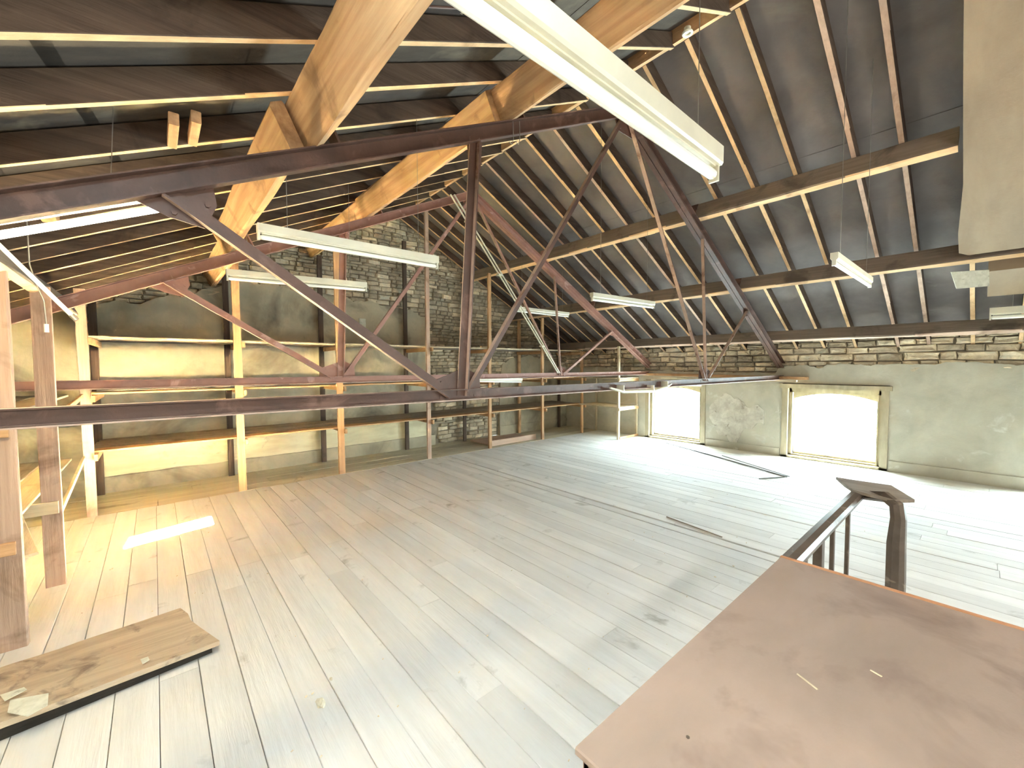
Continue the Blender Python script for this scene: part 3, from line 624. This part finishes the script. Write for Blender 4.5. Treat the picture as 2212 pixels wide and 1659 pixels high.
scrap([(303, 1425), (320, 1419), (323, 1426), (308, 1435)], .108, M_paper, 'tiny white paper bit on the middle of the plank')
a = at(692, 1524, 'Z', 0)
def lump(c, r, seed, sq=.6):
    rnd = random.Random(seed); bm = bmesh.new(); bmesh.ops.create_icosphere(bm, subdivisions=2, radius=1)
    mb = MB(); mb.v = [(c[0]+v.co.x*r*(1+.5*noise.noise(v.co*1.7+Vector((seed, 0, 0)))), c[1]+v.co.y*r*1.5*(1+.5*noise.noise(v.co*1.9+Vector((0, seed, 0)))), c[2]+(v.co.z+.9)*r*sq*(1+.3*noise.noise(v.co*2))) for v in bm.verts]
    mb.f = [tuple(v.index for v in f_.verts) for f_ in bm.faces]; bm.free(); return mb
single('plaster_lump', lump(a, .028, 3), M_chunk, 'small cream plaster lump alone on the floor, bottom centre left', 'rubble', a[:])
a = at(715, 1468, 'Z', 0); single('plaster_lump', lump(a, .009, 5), M_chunk, 'tiny white plaster crumb above the cream lump', 'rubble', a[:])
cr_ = MB()
for i in range(260):
    x, y = random.uniform(-.6, 10), random.uniform(.8, 7.7)
    if .7 < x < 2.6 and y < .9: continue
    s = random.uniform(.002, .007); t = lump((x, y, 0), s, i, .5) if i < 40 else MB().tube([(x-s, y, .002), (x+s, y+s*.4, s*.7)], s*.6, 5); cr_.add(t.v, t.f)
o = part('floor_debris', cr_, M_stone); tag(o, 'fine dark crumbs and grit scattered over the dusty boards', 'debris', None, 'stuff')
P0, P1, P2 = at(1440, 957, 'Z', .012), at(1700, 1030, 'Z', .012), at(1640, 1034, 'Z', .012)
single('metal_rod', MB().tube([P0, P0.lerp(P1, .5)+Vector((.03, 0, 0)), P1], .011, 6), M_dirt, 'long thin grey rod lying on the floor between the windows', 'rod', P0[:])
P0b = at(1560, 984, 'Z', .012); single('metal_rod', MB().tube([P0b, P1+Vector((.06, -.02, .0))], .009, 6), M_dirt, 'second thin rod beside the long one, in front of the near window', 'rod', P0b[:])
single('metal_rod', MB().tube([P2, P1-Vector((.05, -.03, 0))], .011, 6), M_dirt, 'short grey rod end pointing back from the long rods', 'rod', P2[:])
a, b = at(1450, 1118, 'Z', .012), at(1610, 1150, 'Z', .012)
# plank raised edge strips on the boards
single('loose_lath', MB().beam(at(1440, 1116, 'Z', .006), at(1560, 1160, 'Z', .006), .012, .01, (1, 0, 0)), wood('Y', 'grey'), 'thin grey lath lying beside the long dark floor gap', 'lath', a[:])

# ------------------------------------------------------------------ stair enclosure with rail
bx = thing('stair_enclosure', 'big brown hardboard box top around the stair at the lower right', 'box', (1.62, -.3, 0))
X0, X1, Y0, Y1, ZB = .80, 2.425, -1.6, .68, 1.0
part('top_panel', MB().beam(((X0+X1)/2, Y0, ZB-.011), ((X0+X1)/2, Y1, ZB-.011), X1-X0, .022, (1, 0, 0), 0, 1, .004), M_hard, bx)
part('side_panel', MB().box(X0+.012, X0+.03, Y0, Y1-.02, 0, ZB-.022), M_hard, bx); part('side_panel', MB().box(X0+.012, X1-.01, Y1-.035, Y1-.017, 0, ZB-.022), M_hard, bx)
part('side_panel', MB().box(X1-.03, X1-.012, Y0, Y1-.02, 0, ZB-.022), M_hard, bx)
part('edge_strip', MB().beam((X1+.014, Y0, ZB-.016), (X1+.014, Y1+.004, ZB-.016), .03, .034, (1, 0, 0), 0, 1, .006), M_edge, bx)
part('screw', MB().tube([(1.05, .5, ZB-.004), (1.05, .5, ZB+.002)], .005, 8), M_rail, bx)
for (a_, b_) in (((1722, 1456), (1766, 1490)), ((1880, 1448), (1905, 1462))):
    a, b = at(*a_, 'Z', ZB), at(*b_, 'Z', ZB); part('splinter', MB().beam(a, b, .006, .004, (1, 0, 0)), wood('X', 'pale'), bx)
hr = thing('stair_rail', 'dark stair handrail with square balusters and crooked newel behind the box', 'railing', (3.4, .62, 0))
a, b = Vector((2.462, .655, .957)), at(1856, 1066, 'Y', .655)
prof = [(-.032, -.03), (.032, -.03), (.045, -.008), (.046, .012), (.032, .034), (0, .042), (-.032, .034), (-.046, .012), (-.045, -.008)]
part('handrail', MB().sweep(a, b, prof, (0, 1, 0), .001, 6), M_rail, hr)
for px, r in ((1768, .034), (1797, .018), (1829, .018)):
    c_ = at(px, 1200, 'Y', .655); zt = a.z+(b.z-a.z)*(c_.x-a.x)/(b.x-a.x)-.02
    part('baluster', MB().beam((c_.x, .655, 0), (c_.x, .655, zt), r*2, r*1.4, (1, 0, 0), .001, 5), M_rail, hr)
for x_ in (2.55, 2.75): part('baluster', MB().beam((x_, .655, 0), (x_, .655, .94), .036, .028, (1, 0, 0)), M_rail, hr)
# crooked newel with bent top
nb = at(1912, 1262, 'Z', .55); base = Vector((nb.x, nb.y, 0))
npts = [Vector((4.0, .40, 0)), Vector((4.0, .40, .45)), Vector((4.02, .405, .70)), at(1941, 1120, 'X', 4.02), at(1938, 1092, 'X', 4.03), at(1915, 1074, 'X', 4.08), b+Vector((.0, 0, -.01))]
L = []
for i, p_ in enumerate(npts):
    rr = (.052, .052, .05, .042, .042, .04, .034)[i]; d_ = (npts[min(i+1, 6)]-npts[max(i-1, 0)]).normalized(); u_ = Vector((1, -1, 0)).normalized(); u_ = (u_-d_*u_.dot(d_)).normalized(); v_ = d_.cross(u_)
    L.append([p_+(u_*math.cos(t)+v_*math.sin(t))*rr*(1.12 if k % 2 else 1) for k, t in enumerate([2*PI*j/8+.39 for j in range(8)])])
part('newel_post', MB().prism(L), M_rail, hr)
# broken board resting on the rail corner
T_ = [(1806, 1030), (1840, 1036), (1925, 1048), (1976, 1079), (1935, 1080), (1880, 1068), (1843, 1058), (1824, 1046)]
zt = b.z+.055
P_ = [at(x, y, 'Z', zt) for x, y in T_]; single('board_scrap', MB().prism([P_, [v+Vector((0, 0, -.022)) for v in P_]]), wood('Y', 'grey'), 'splintered flat board scrap balanced on the stair rail corner', 'board', P_[2][:])
